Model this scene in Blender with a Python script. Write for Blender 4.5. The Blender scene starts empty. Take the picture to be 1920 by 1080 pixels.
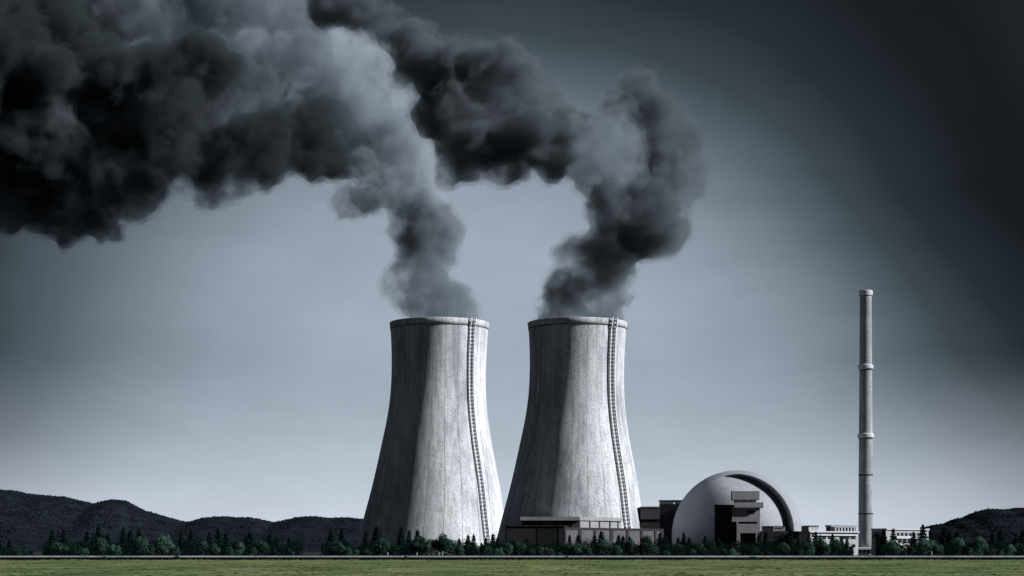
import bpy, bmesh, math, random
import numpy as np
from mathutils import Vector, noise
R = math.radians
C = bpy.context.scene.collection
scn = bpy.context.scene

# ------------------------------------------------------------------ camera, world, sun, exposure
F = 3392.0            # focal length in pixels of the 1920 wide photograph
HOR = 1032.0          # pixel row of the horizon
CAMZ = 2.5
cam_d = bpy.data.cameras.new("camera"); cam = bpy.data.objects.new("camera", cam_d); C.objects.link(cam)
cam.location = (0, 0, CAMZ); cam.rotation_euler = (R(90), 0, 0)
cam_d.sensor_width = 36.0; cam_d.lens = F / 1920 * 36.0
cam_d.shift_y = (HOR - 540) / 1920
cam_d.clip_start = 1.0; cam_d.clip_end = 60000
scn.camera = cam
scn.view_settings.view_transform = 'Standard'; scn.view_settings.look = 'None'
scn.view_settings.exposure = 0.35; scn.view_settings.gamma = 1.0
scn.cycles.use_denoising = True
scn.cycles.volume_bounces = 2
scn.cycles.transparent_max_bounces = 24
scn.cycles.max_bounces = 6

SUN_AZ, SUN_EL = 78.0, 29.0      # azimuth measured from the towards-camera direction to the right
to_sun = Vector((math.sin(R(SUN_AZ)) * math.cos(R(SUN_EL)), -math.cos(R(SUN_AZ)) * math.cos(R(SUN_EL)), math.sin(R(SUN_EL))))
sun_d = bpy.data.lights.new("sun", 'SUN'); sun = bpy.data.objects.new("sun", sun_d); C.objects.link(sun)
sun_d.energy = 5.0; sun_d.angle = R(2.0); sun_d.color = (1.0, 0.975, 0.96)
sun.rotation_euler = (-to_sun).to_track_quat('-Z', 'Y').to_euler()

class NT:
    """tiny node builder"""
    def __init__(s, tree): s.t = tree; s.n = tree.nodes; s.l = tree.links
    def node(s, kind, **kw):
        n = s.n.new(kind)
        for k, v in kw.items(): setattr(n, k, v)
        return n
    def put(s, sock, v):
        if v is None: return
        if isinstance(v, bpy.types.NodeSocket): s.l.new(v, sock)
        else: sock.default_value = v
    def math(s, op, a, b=None, c=None, clamp=False):
        n = s.node('ShaderNodeMath', operation=op); n.use_clamp = clamp
        for i, v in enumerate((a, b, c)):
            if v is not None: s.put(n.inputs[i], v)
        return n.outputs[0]
    def ramp(s, fac, stops, interp='LINEAR'):
        n = s.node('ShaderNodeValToRGB'); cr = n.color_ramp; cr.interpolation = interp
        while len(cr.elements) < len(stops): cr.elements.new(0.5)
        for e, (p, col) in zip(cr.elements, stops):
            e.position = p; e.color = (*col, 1) if len(col) == 3 else col
        s.put(n.inputs[0], fac); return n.outputs[0]
    def mix(s, fac, a, b, blend='MIX'):
        n = s.node('ShaderNodeMix', data_type='RGBA', blend_type=blend)
        s.put(n.inputs[0], fac)
        s.put(n.inputs[6], a if isinstance(a, bpy.types.NodeSocket) else (*a, 1)); s.put(n.inputs[7], b if isinstance(b, bpy.types.NodeSocket) else (*b, 1))
        return n.outputs[2]
    def noise(s, vec, scale, detail=4, rough=0.55, dims='3D'):
        n = s.node('ShaderNodeTexNoise'); n.inputs['Scale'].default_value = scale; n.inputs['Detail'].default_value = detail
        n.inputs['Roughness'].default_value = rough; s.put(n.inputs['Vector'], vec); return n.outputs[0]
    def mapping(s, vec, scale=(1, 1, 1), loc=(0, 0, 0), rot=(0, 0, 0)):
        n = s.node('ShaderNodeMapping'); n.inputs['Scale'].default_value = scale; n.inputs['Location'].default_value = loc
        n.inputs['Rotation'].default_value = rot; s.put(n.inputs[0], vec); return n.outputs[0]
def lin(c):  # sRGB 0-255 -> linear
    return tuple(((v / 255) / 12.92 if v <= 10 else (((v / 255) + .055) / 1.055) ** 2.4) for v in c)

world = bpy.data.worlds.new("World"); scn.world = world; world.use_nodes = True
w = NT(world.node_tree); w.n.clear()
tc = w.node('ShaderNodeTexCoord'); sep = w.node('ShaderNodeSeparateXYZ'); w.l.new(tc.outputs['Generated'], sep.inputs[0])
sx, sy, sz = sep.outputs
az = w.math('ARCTAN2', sx, sy)
hyp = w.math('SQRT', w.math('ADD', w.math('MULTIPLY', sx, sx), w.math('MULTIPLY', sy, sy)))
el = w.math('ARCTAN2', sz, hyp)
# storm cloud brightness: a bright clearing low in the north, closing to dark cloud around and above it
nv = w.mapping(tc.outputs['Generated'], scale=(1.6, 1.6, 4.0))
n1 = w.noise(nv, 2.2, 5, 0.6); n2 = w.noise(w.mapping(tc.outputs['Generated'], scale=(2.2, 2.2, 6)), 5.0, 5, 0.6)
wob = w.math('MULTIPLY', w.math('SUBTRACT', n1, 0.5), 0.16)
u = w.math('DIVIDE', w.math('ADD', az, 0.012), 0.292)
kink = w.math('MULTIPLY', w.math('POWER', w.math('MAXIMUM', w.math('SUBTRACT', u, 0.5), 0.0), 1.6), 0.62)
kink = w.math('MULTIPLY', kink, w.math('DIVIDE', w.math('SUBTRACT', el, 0.04), 0.14, clamp=True))
low = w.math('SUBTRACT', 1.0, w.math('MULTIPLY', w.math('SUBTRACT', 1.0, w.math('DIVIDE', el, 0.11, clamp=True)), 0.28))
u = w.math('ADD', w.math('MULTIPLY', u, low), kink)
v = w.math('DIVIDE', w.math('SUBTRACT', el, 0.113), 0.185)
v = w.math('MAXIMUM', v, w.math('MULTIPLY', v, 0.35))
cpl = w.math('MULTIPLY', w.math('MULTIPLY', w.math('MAXIMUM', u, 0.0), w.math('MINIMUM', w.math('MAXIMUM', v, 0.0), 0.42)), 0.40)
r2 = w.math('ADD', w.math('MULTIPLY', u, u), w.math('MULTIPLY', v, v))
rr = w.math('ADD', w.math('ADD', w.math('SQRT', r2), cpl), wob)
skyc = w.ramp(w.math('DIVIDE', rr, 2.0), [(0.0, lin((158, 170, 183))), (0.15, lin((155, 167, 180))), (0.25, lin((141, 153, 166))), (0.33, lin((114, 126, 137))),
        (0.40, lin((82, 93, 102))), (0.46, lin((55, 65, 72))), (0.54, lin((30, 39, 45))), (0.66, lin((8, 15, 19))), (0.74, lin((8, 13, 17))), (1.0, lin((38, 43, 50)))])
# pale strip over the horizon
glow = w.ramp(w.math('DIVIDE', el, 0.105), [(0.0, (.95,) * 3), (0.2, (.82,) * 3), (0.36, (.56,) * 3), (0.55, (.28,) * 3), (0.8, (.07,) * 3), (1.0, (0, 0, 0))], 'B_SPLINE')
side = w.ramp(w.math('DIVIDE', w.math('ABSOLUTE', az), 0.6), [(0.0, (1, 1, 1)), (0.36, (.95,) * 3), (0.44, (.75,) * 3), (0.54, (.45,) * 3), (0.75, (.12,) * 3), (1.0, (.05,) * 3)], 'B_SPLINE')
gl = w.mix(1.0, glow, side, 'MULTIPLY')
skyc = w.mix(gl, skyc, lin((206, 215, 227)))
lf = w.math('SUBTRACT', 1.0, w.math('DIVIDE', w.math('ABSOLUTE', w.math('ADD', az, 1.35)), 0.75), clamp=True)  # unseen bright sky patch at left, added to lift the shaded left edges
le = w.math('SUBTRACT', 1.0, w.math('DIVIDE', w.math('ABSOLUTE', el), 0.9), clamp=True)
skyc = w.mix(w.math('MULTIPLY', w.math('SMOOTH_MIN', lf, 1.0, 0.2), le), skyc, lin((100, 110, 122)))
# faint cloud mottling
mot = w.math('ADD', 0.86, w.math('MULTIPLY', n2, 0.28))
sc_ = w.node('ShaderNodeVectorMath', operation='SCALE'); w.l.new(skyc, sc_.inputs[0]); w.l.new(w.math('MULTIPLY', mot, 8.1), sc_.inputs['Scale'])
sky = w.node('ShaderNodeTexSky', sky_type='NISHITA'); sky.sun_disc = False
sky.sun_elevation = R(SUN_EL); sky.sun_rotation = math.atan2(to_sun.x, to_sun.y)
sk = w.node('ShaderNodeVectorMath', operation='SCALE'); w.l.new(sky.outputs[0], sk.inputs[0]); sk.inputs['Scale'].default_value = 0.003
ad = w.node('ShaderNodeVectorMath', operation='ADD'); w.l.new(sc_.outputs[0], ad.inputs[0]); w.l.new(sk.outputs[0], ad.inputs[1])
bg = w.node('ShaderNodeBackground'); w.l.new(ad.outputs[0], bg.inputs[0]); bg.inputs[1].default_value = 0.1
wo = w.node('ShaderNodeOutputWorld'); w.l.new(bg.outputs[0], wo.inputs[0])

# ------------------------------------------------------------------ helpers
def X(px, D): return (px - 960.0) / F * D
def Z(py, D): return (HOR - py) / F * D + CAMZ
def P(px, py, D): return Vector((X(px, D), D, Z(py, D)))

def obj(name, mesh, mat=None, parent=None, loc=None):
    if isinstance(mesh, bmesh.types.BMesh):
        me = bpy.data.meshes.new(name); mesh.to_mesh(me); mesh.free(); mesh = me
    o = bpy.data.objects.new(name, mesh); C.objects.link(o)
    if mat: mesh.materials.clear(); mesh.materials.append(mat)
    if parent: o.parent = parent
    if loc is not None: o.location = loc
    return o
def mesh_from(name, verts, faces, smooth=False):
    me = bpy.data.meshes.new(name); me.from_pydata([tuple(v) for v in verts], [], faces); me.update()
    if smooth: me.polygons.foreach_set('use_smooth', [True] * len(me.polygons))
    return me
def tag(o, label, cat, group=None, kind=None):
    if label: o['label'] = label
    if cat: o['category'] = cat
    if group: o['group'] = group
    if kind: o['kind'] = kind
    return o
def empty(name, loc, label, cat, group=None):
    o = bpy.data.objects.new(name, None); o.empty_display_size = 1; C.objects.link(o); o.location = loc
    return tag(o, label, cat, group)
def struct(o, kind='structure'): o['kind'] = kind; return o

def box_bm(x0, x1, y0, y1, z0, z1, bevel=0.0):
    bm = bmesh.new(); bmesh.ops.create_cube(bm, size=1)
    for vtx in bm.verts:
        vtx.co = Vector((x0 + (vtx.co.x + .5) * (x1 - x0), y0 + (vtx.co.y + .5) * (y1 - y0), z0 + (vtx.co.z + .5) * (z1 - z0)))
    if bevel: bmesh.ops.bevel(bm, geom=list(bm.edges), offset=bevel, segments=2, affect='EDGES')
    return bm
def prism(foot, z0, z1):
    """foot: list of (x, y) counterclockwise; z1 number or list"""
    n = len(foot); zt = z1 if isinstance(z1, (list, tuple)) else [z1] * n
    vs = [(x, y, z0) for x, y in foot] + [(x, y, zt[i]) for i, (x, y) in enumerate(foot)]
    fs = [tuple(range(n))[::-1], tuple(range(n, 2 * n))] + [(i, (i + 1) % n, n + (i + 1) % n, n + i) for i in range(n)]
    bm = bmesh.new(); bv = [bm.verts.new(v_) for v_ in vs]
    for f in fs: bm.faces.new([bv[i] for i in f])
    bmesh.ops.recalc_face_normals(bm, faces=bm.faces)
    return bm
def join_bm(*bms):
    out = bms[0]
    for b in bms[1:]:
        me = bpy.data.meshes.new('tmp'); b.to_mesh(me); b.free(); out.from_mesh(me); bpy.data.meshes.remove(me)
    return out
class Wall:
    """a vertical wall plane from a to b (x,y) seen from the camera side; boxes are laid on it by distance along it"""
    def __init__(s, a, b):
        s.a = Vector(a); s.b = Vector(b); s.d = (s.b - s.a).normalized(); s.n = Vector((s.d.y, -s.d.x)); s.len = (s.b - s.a).length
    def s_of(s, px):      # distance along the wall where the picture column px meets it
        k = (px - 960.0) / F; return (k * s.a.y - s.a.x) / (s.d.x - k * s.d.y)
    def box(s, s0, s1, z0, z1, out0, out1):
        p = [s.a + s.d * s0 + s.n * out1, s.a + s.d * s1 + s.n * out1, s.a + s.d * s1 + s.n * out0, s.a + s.d * s0 + s.n * out0]
        return prism([tuple(q) for q in p], z0, z1)

# ------------------------------------------------------------------ materials
def material(name, base=(0.3, 0.3, 0.3), rough=0.85, var=0.25, scale=0.5, stretch=(1, 1, 1), bump=0.0, bscale=3.0, spec=0.25, dark=None, dstops=(0.45, 0.65), coords='Object', fine=0.0, fscale=6.0):
    m = bpy.data.materials.new(name); m.use_nodes = True; t = NT(m.node_tree); t.n.clear()
    tcn = t.node('ShaderNodeTexCoord'); vec = t.mapping(tcn.outputs[coords], scale=stretch)
    nz = t.noise(vec, scale, 6, 0.6)
    c0 = tuple(max(0, b * (1 - var)) for b in base); c1 = tuple(min(1, b * (1 + var)) for b in base)
    col = t.ramp(nz, [(0.3, c0), (0.7, c1)])
    if fine:
        fz = t.noise(tcn.outputs[coords], fscale, 3, 0.7)
        col = t.mix(1.0, col, t.ramp(fz, [(0.3, (1 - fine,) * 3), (0.7, (1 + fine,) * 3)]), 'MULTIPLY')
    if dark:
        dz = t.noise(t.mapping(tcn.outputs[coords], scale=stretch, loc=(13, 7, 3)), scale * 0.45, 6, 0.65)
        col = t.mix(t.ramp(dz, [(dstops[0], (0, 0, 0)), (dstops[1], (1, 1, 1))]), col, dark)
    b = t.node('ShaderNodeBsdfPrincipled'); t.put(b.inputs['Base Color'], col); b.inputs['Roughness'].default_value = rough
    b.inputs['Specular IOR Level'].default_value = spec
    if bump:
        bn = t.node('ShaderNodeBump'); bn.inputs['Strength'].default_value = bump; bn.inputs['Distance'].default_value = 0.3
        t.put(bn.inputs['Height'], t.noise(tcn.outputs[coords], bscale, 5, 0.6)); t.l.new(bn.outputs[0], b.inputs['Normal'])
    o = t.node('ShaderNodeOutputMaterial'); t.l.new(b.outputs[0], o.inputs[0])
    m.diffuse_color = (*base, 1)
    return m
def leaf_material(name, base, var=0.35, scale=0.6):
    m = bpy.data.materials.new(name); m.use_nodes = True; t = NT(m.node_tree); t.n.clear()
    tcn = t.node('ShaderNodeTexCoord'); nz = t.noise(tcn.outputs['Object'], scale, 3, 0.6)
    oi = t.node('ShaderNodeObjectInfo')
    k = t.math('ADD', t.math('MULTIPLY', nz, 0.7), t.math('MULTIPLY', oi.outputs['Random'], 0.3))
    col = t.ramp(k, [(0.25, tuple(b_ * (1 - var) for b_ in base)), (0.75, tuple(b_ * (1 + var) for b_ in base))])
    d = t.node('ShaderNodeBsdfDiffuse'); t.put(d.inputs[0], col)
    tr = t.node('ShaderNodeBsdfTranslucent'); t.put(tr.inputs[0], col)
    mx = t.node('ShaderNodeMixShader'); mx.inputs[0].default_value = 0.25; t.l.new(d.outputs[0], mx.inputs[1]); t.l.new(tr.outputs[0], mx.inputs[2])
    o = t.node('ShaderNodeOutputMaterial'); t.l.new(mx.outputs[0], o.inputs[0]); return m

M = {}
M['pale'] = material('pale_concrete', (0.50, 0.535, 0.59), var=.15, scale=.12, stretch=(1, 1, .4), dark=(.30, .31, .34), dstops=(.5, .8), fine=.15, fscale=1.2)
M['grey'] = material('grey_concrete', (0.27, 0.28, 0.30), var=.2, scale=.15, stretch=(1, 1, .4), fine=.25, fscale=1.0)
M['dim'] = material('weathered_panel', (0.085, 0.085, 0.10), var=.25, scale=.15, fine=.2, fscale=1.0)
M['dome'] = material('dome_concrete', (0.275, 0.30, 0.34), var=.15, scale=.05, dark=(.20, .215, .25), dstops=(.45, .8), fine=.22, fscale=.9, rough=.9)
M['white'] = material('white_render', (0.34, 0.36, 0.39), var=.12, scale=.2, fine=.12, fscale=.8)
M['brown'] = material('brown_cladding_and_shade', (0.022, 0.022, 0.026), var=.2, scale=.2, fine=.15)  # cladding brown, also paints shade on hall front panels and office side block
M['dimmer'] = material('darker_cladding', (0.055, 0.054, 0.062), var=.25, scale=.15, fine=.2, fscale=1.0)
M['black'] = material('black_cladding_and_shade', (0.010, 0.011, 0.013), var=.25, scale=.15, fine=.2)  # cladding black, with the hall front's shade put into the colour
M['void_and_shade'] = material('opening_and_shade_black', (0.008, 0.010, 0.013), var=.2, scale=.5, rough=.4)  # near-black for openings, also paints shade on annex wall and cap side
M['glass'] = material('window_glass', (0.02, 0.024, 0.03), var=.2, scale=.3, rough=.25, spec=.5)
M['metal'] = material('painted_steel', (0.60, 0.63, 0.68), var=.15, scale=.3, rough=.6)
M['rung'] = material('shade_dark_steel', (0.05, 0.05, 0.06), var=.2, scale=.3, rough=.6)  # dark colour carries the shadows cast by the rungs
M['line'] = material('dark_joint', (0.05, 0.05, 0.06), var=.2, scale=.5)
M['chimney'] = material('chimney_concrete', (0.30, 0.32, 0.355), var=.22, scale=.25, stretch=(1, 1, .35), dark=(.16, .17, .19), dstops=(.45, .75), fine=.3, fscale=1.2)
M['bark'] = material('bark', (0.045, 0.04, 0.035), var=.3, scale=2)
M['conifer'] = leaf_material('conifer_needles', (0.008, 0.021, 0.020))
M['leaf'] = leaf_material('broad_leaves', (0.055, 0.112, 0.082), var=.55)
M['leaf2'] = leaf_material('darker_leaves', (0.030, 0.066, 0.050), var=.5)
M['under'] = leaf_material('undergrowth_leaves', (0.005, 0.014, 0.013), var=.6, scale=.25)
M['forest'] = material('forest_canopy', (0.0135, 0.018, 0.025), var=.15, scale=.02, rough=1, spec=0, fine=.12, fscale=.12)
M['hill'] = material('hill_ground', (0.0135, 0.018, 0.025), var=.3, scale=.05, rough=1, spec=0, fine=.35, fscale=.22, bump=.8, bscale=.12)
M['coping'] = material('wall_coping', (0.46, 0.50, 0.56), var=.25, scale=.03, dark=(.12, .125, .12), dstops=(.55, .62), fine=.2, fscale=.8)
M['wallbase'] = material('wall_base_shade', (0.006, 0.009, 0.014), var=.3, scale=.1)  # near-black colour paints the shade below the coping
M['soil'] = material('bare_soil', (0.035, 0.036, 0.034), var=.25, scale=.05, rough=1, spec=0, fine=.3, fscale=.8)

def tower_material():
    m = bpy.data.materials.new('tower_concrete'); m.use_nodes = True; t = NT(m.node_tree); t.n.clear()
    tcn = t.node('ShaderNodeTexCoord'); ob = tcn.outputs['Object']; uv = tcn.outputs['UV']
    sp = t.node('ShaderNodeSeparateXYZ'); t.l.new(uv, sp.inputs[0])
    oi = t.node('ShaderNodeObjectInfo')
    sh = t.node('ShaderNodeVectorMath', operation='ADD'); t.l.new(ob, sh.inputs[0])
    cm = t.node('ShaderNodeCombineXYZ'); t.l.new(t.math('MULTIPLY', oi.outputs['Random'], 90.0), cm.inputs[0]); t.l.new(cm.outputs[0], sh.inputs[1])
    big = t.noise(t.mapping(sh.outputs[0], scale=(1, 1, .25)), 0.07, 6, 0.62)
    streak = t.noise(t.mapping(sh.outputs[0], scale=(1, 1, .05)), 0.45, 5, 0.6)
    grain = t.noise(sh.outputs[0], 1.1, 4, 0.75)
    col = t.ramp(big, [(0.30, (.30, .325, .37)), (0.48, (.56, .595, .65)), (0.68, (.72, .755, .81))])
    col = t.mix(1.0, col, t.ramp(streak, [(0.3, (.66,) * 3), (0.55, (1.03,) * 3)]), 'MULTIPLY')
    col = t.mix(1.0, col, t.ramp(grain, [(0.28, (.50,) * 3), (0.5, (1.0,) * 3), (0.75, (1.2,) * 3)]), 'MULTIPLY')
    # faint lift panels
    br = t.node('ShaderNodeTexBrick'); br.offset = 0.0; br.inputs['Scale'].default_value = 1.0
    br.inputs['Brick Width'].default_value = 1 / 48; br.inputs['Row Height'].default_value = 1 / 34; br.inputs['Mortar Size'].default_value = 0.0
    br.inputs['Color1'].default_value = (1, 1, 1, 1); br.inputs['Color2'].default_value = (.88, .88, .88, 1); br.inputs['Bias'].default_value = 0
    t.l.new(uv, br.inputs['Vector']); col = t.mix(1.0, col, br.outputs[0], 'MULTIPLY')
    # vertical joints every fifteen degrees
    fr = t.math('FRACT', t.math('MULTIPLY', sp.outputs[0], 24.0)); dd = t.math('ABSOLUTE', t.math('SUBTRACT', fr, 0.5))
    ln = t.ramp(dd, [(0.0, (1, 1, 1)), (0.013, (1, 1, 1)), (0.024, (0, 0, 0))])
    col = t.mix(t.math('MULTIPLY', ln, 0.62), col, (.07, .07, .085))
    b = t.node('ShaderNodeBsdfPrincipled'); t.put(b.inputs['Base Color'], col); b.inputs['Roughness'].default_value = .92; b.inputs['Specular IOR Level'].default_value = .1
    bn = t.node('ShaderNodeBump'); bn.inputs['Strength'].default_value = .35; bn.inputs['Distance'].default_value = 0.25; t.put(bn.inputs['Height'], grain); t.l.new(bn.outputs[0], b.inputs['Normal'])
    o = t.node('ShaderNodeOutputMaterial'); t.l.new(b.outputs[0], o.inputs[0]); return m
M['tower'] = tower_material()

def grass_material():
    m = bpy.data.materials.new('meadow_grass'); m.use_nodes = True; t = NT(m.node_tree); t.n.clear()
    tcn = t.node('ShaderNodeTexCoord'); ob = tcn.outputs['Object']
    a = t.noise(t.mapping(ob, scale=(1, .55, 1)), 0.10, 6, 0.62)
    b_ = t.noise(t.mapping(ob, scale=(1, .3, 1)), 0.02, 4, 0.55)
    f = t.noise(t.mapping(ob, scale=(1, .35, 1)), 1.3, 4, 0.7)
    col = t.ramp(a, [(0.32, (.052, .080, .036)), (0.5, (.112, .150, .070)), (0.68, (.20, .235, .12))])
    col = t.mix(1.0, col, t.ramp(b_, [(0.35, (.75, .8, .8)), (0.65, (1.2, 1.15, 1.05))]), 'MULTIPLY')
    col = t.mix(1.0, col, t.ramp(f, [(0.25, (.75,) * 3), (0.75, (1.25,) * 3)]), 'MULTIPLY')
    b = t.node('ShaderNodeBsdfDiffuse'); t.put(b.inputs[0], col)
    bn = t.node('ShaderNodeBump'); bn.inputs['Strength'].default_value = .6; bn.inputs['Distance'].default_value = 0.4; t.put(bn.inputs['Height'], f); t.l.new(bn.outputs[0], b.inputs['Normal'])
    o = t.node('ShaderNodeOutputMaterial'); t.l.new(b.outputs[0], o.inputs[0]); return m
M['grass'] = grass_material()

# ------------------------------------------------------------------ ground, meadow, wall
struct(obj('ground', mesh_from('ground', [(-30000, -500, -.01), (30000, -500, -.01), (30000, 40000, -.01), (-30000, 40000, -.01)], [(0, 1, 2, 3)]), M['soil']))
struct(obj('meadow', mesh_from('meadow', [(-900, -50, 0), (900, -50, 0), (900, 469.6, 0), (-900, 469.6, 0)], [(0, 1, 2, 3)]), M['grass']))
rng = random.Random(5)
def tufts():
    vs, fs = [], []
    for i in range(6000):
        y = 165 + 300 * rng.random() ** 1.3; x = (rng.random() * 2 - 1) * y * .31
        if noise.noise(Vector((x * .05, y * .025, 3))) + rng.random() * .5 < .15: continue
        h = rng.uniform(.02, .06); wd = rng.uniform(.15, .5); a = rng.uniform(-.7, .7); dx, dy = math.cos(a) * wd, math.sin(a) * wd
        k = len(vs); lx, ly = rng.uniform(-.1, .1), rng.uniform(-.1, .1)
        vs += [(x - dx, y - dy, 0), (x + dx, y + dy, 0), (x + dx * .4 + lx, y + dy * .4 + ly, h), (x - dx * .6 + lx, y - dy * .6 + ly, h * .8)]
        fs.append((k, k + 1, k + 2, k + 3))
    return mesh_from('grass', vs, fs)
o = obj('grass', tufts(), M['grass']); tag(o, 'rough tufts of meadow grass', 'grass', kind='stuff')
wl = empty('low_wall', (0, 470, 0), 'long low wall with pale coping and dark base between meadow and trees', 'wall')
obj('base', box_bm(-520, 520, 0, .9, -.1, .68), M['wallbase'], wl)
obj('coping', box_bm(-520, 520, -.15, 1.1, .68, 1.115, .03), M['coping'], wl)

# ------------------------------------------------------------------ hills
def interp(pts, x):
    if x <= pts[0][0]: return pts[0][1]
    for (a, b), (c, d) in zip(pts, pts[1:]):
        if x <= c: return b + (d - b) * (x - a) / (c - a)
    return pts[-1][1]
HL = [(-260, 930), (-120, 905), (0, 917), (30, 919), (50, 924), (80, 927), (120, 930), (150, 937), (175, 943), (190, 939), (210, 935), (235, 937), (250, 945), (270, 956), (300, 964), (330, 973), (347, 977),
      (360, 976), (375, 971), (400, 968), (420, 967), (440, 969), (470, 969), (500, 975), (515, 978), (540, 973), (560, 968), (590, 967), (620, 970), (650, 969), (680, 972), (760, 985), (880, 1015), (960, 1034)]
HR = [(1650, 1035), (1700, 1003), (1725, 990), (1750, 983), (1769, 981), (1785, 973), (1808, 968), (1824, 960), (1847, 954), (1870, 953), (1888, 954), (1904, 951), (1950, 950), (2050, 930), (2180, 945), (2300, 1000)]
def hill(name, prof, D, seed, lab):
    x0, x1 = X(prof[0][0], D), X(prof[-1][0], D); nx = int((x1 - x0) / 4); rows = 46; depth = 520
    def hh(x, s):   # s from -1 (near foot) .. 1 (far foot), ridge at 0
        px = 960 + x / D * F
        H = (HOR - interp(prof, px)) / F * D + 1.0
        f = max(0.0, 1 - abs(s)) if s > 0 else max(0.0, 1 + s)
        f = f * f * (3 - 2 * f) * .5 + f * .5
        spur = 1 + .22 * (1 - f) * noise.fractal(Vector((x * .006, s * 1.4, seed)), 1, 2, 3)
        return max(-1, H * f * spur)
    vs, fs = [], []
    for j in range(rows + 1):
        s = -1 + 2 * j / rows
        for i in range(nx + 1):
            x = x0 + (x1 - x0) * i / nx
            z = hh(x, s); y = D + s * depth / 2
            vs.append((x, y, z + (1.2 * noise.noise(Vector((x * .06, y * .06, seed))) if z > 2 else 0)))
    for j in range(rows):
        for i in range(nx):
            a = j * (nx + 1) + i; fs.append((a, a + 1, a + nx + 2, a + nx + 1))
    h = struct(obj(name, mesh_from(name, vs, fs, True), M['hill']))
    # canopy: many small crowns
    r_ = random.Random(seed); cv, cf = [], []
    bm = bmesh.new(); bmesh.ops.create_icosphere(bm, subdivisions=1, radius=1); base = [v_.co.copy() for v_ in bm.verts]; bf = [[v_.index for v_ in f.verts] for f in bm.faces]; bm.free()
    n = int((x1 - x0) * 46.0)
    for i in range(n):
        x = r_.uniform(x0, x1); s = -1 + 1.08 * r_.random() ** .8 if r_.random() > .15 else r_.gauss(0, .03)
        z = hh(x, s)
        if z < 3: continue
        k = len(cv); rad = r_.uniform(1.0, 1.9); hgt = rad * r_.uniform(.45, .65); y = D + s * depth / 2
        if abs(s) > .05: hgt *= .55
        elif r_.random() < .15: rad *= .65; hgt *= 2.0
        for b in base:
            q = 1 + r_.uniform(-.25, .25)
            cv.append((x + b.x * rad * q, y + b.y * rad * q, z + b.z * hgt * q))
        cf += [tuple(k + i_ for i_ in f) for f in bf]
    fo = obj('forest', mesh_from('forest', cv, cf), M['forest']); tag(fo, lab, 'forest', kind='stuff')
hill('hills', HL, 2400, 11, 'dark forest covering the hills left of the towers')
hill('hills', HR, 2100, 23, 'dark forest covering the hill at the right edge')

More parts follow.
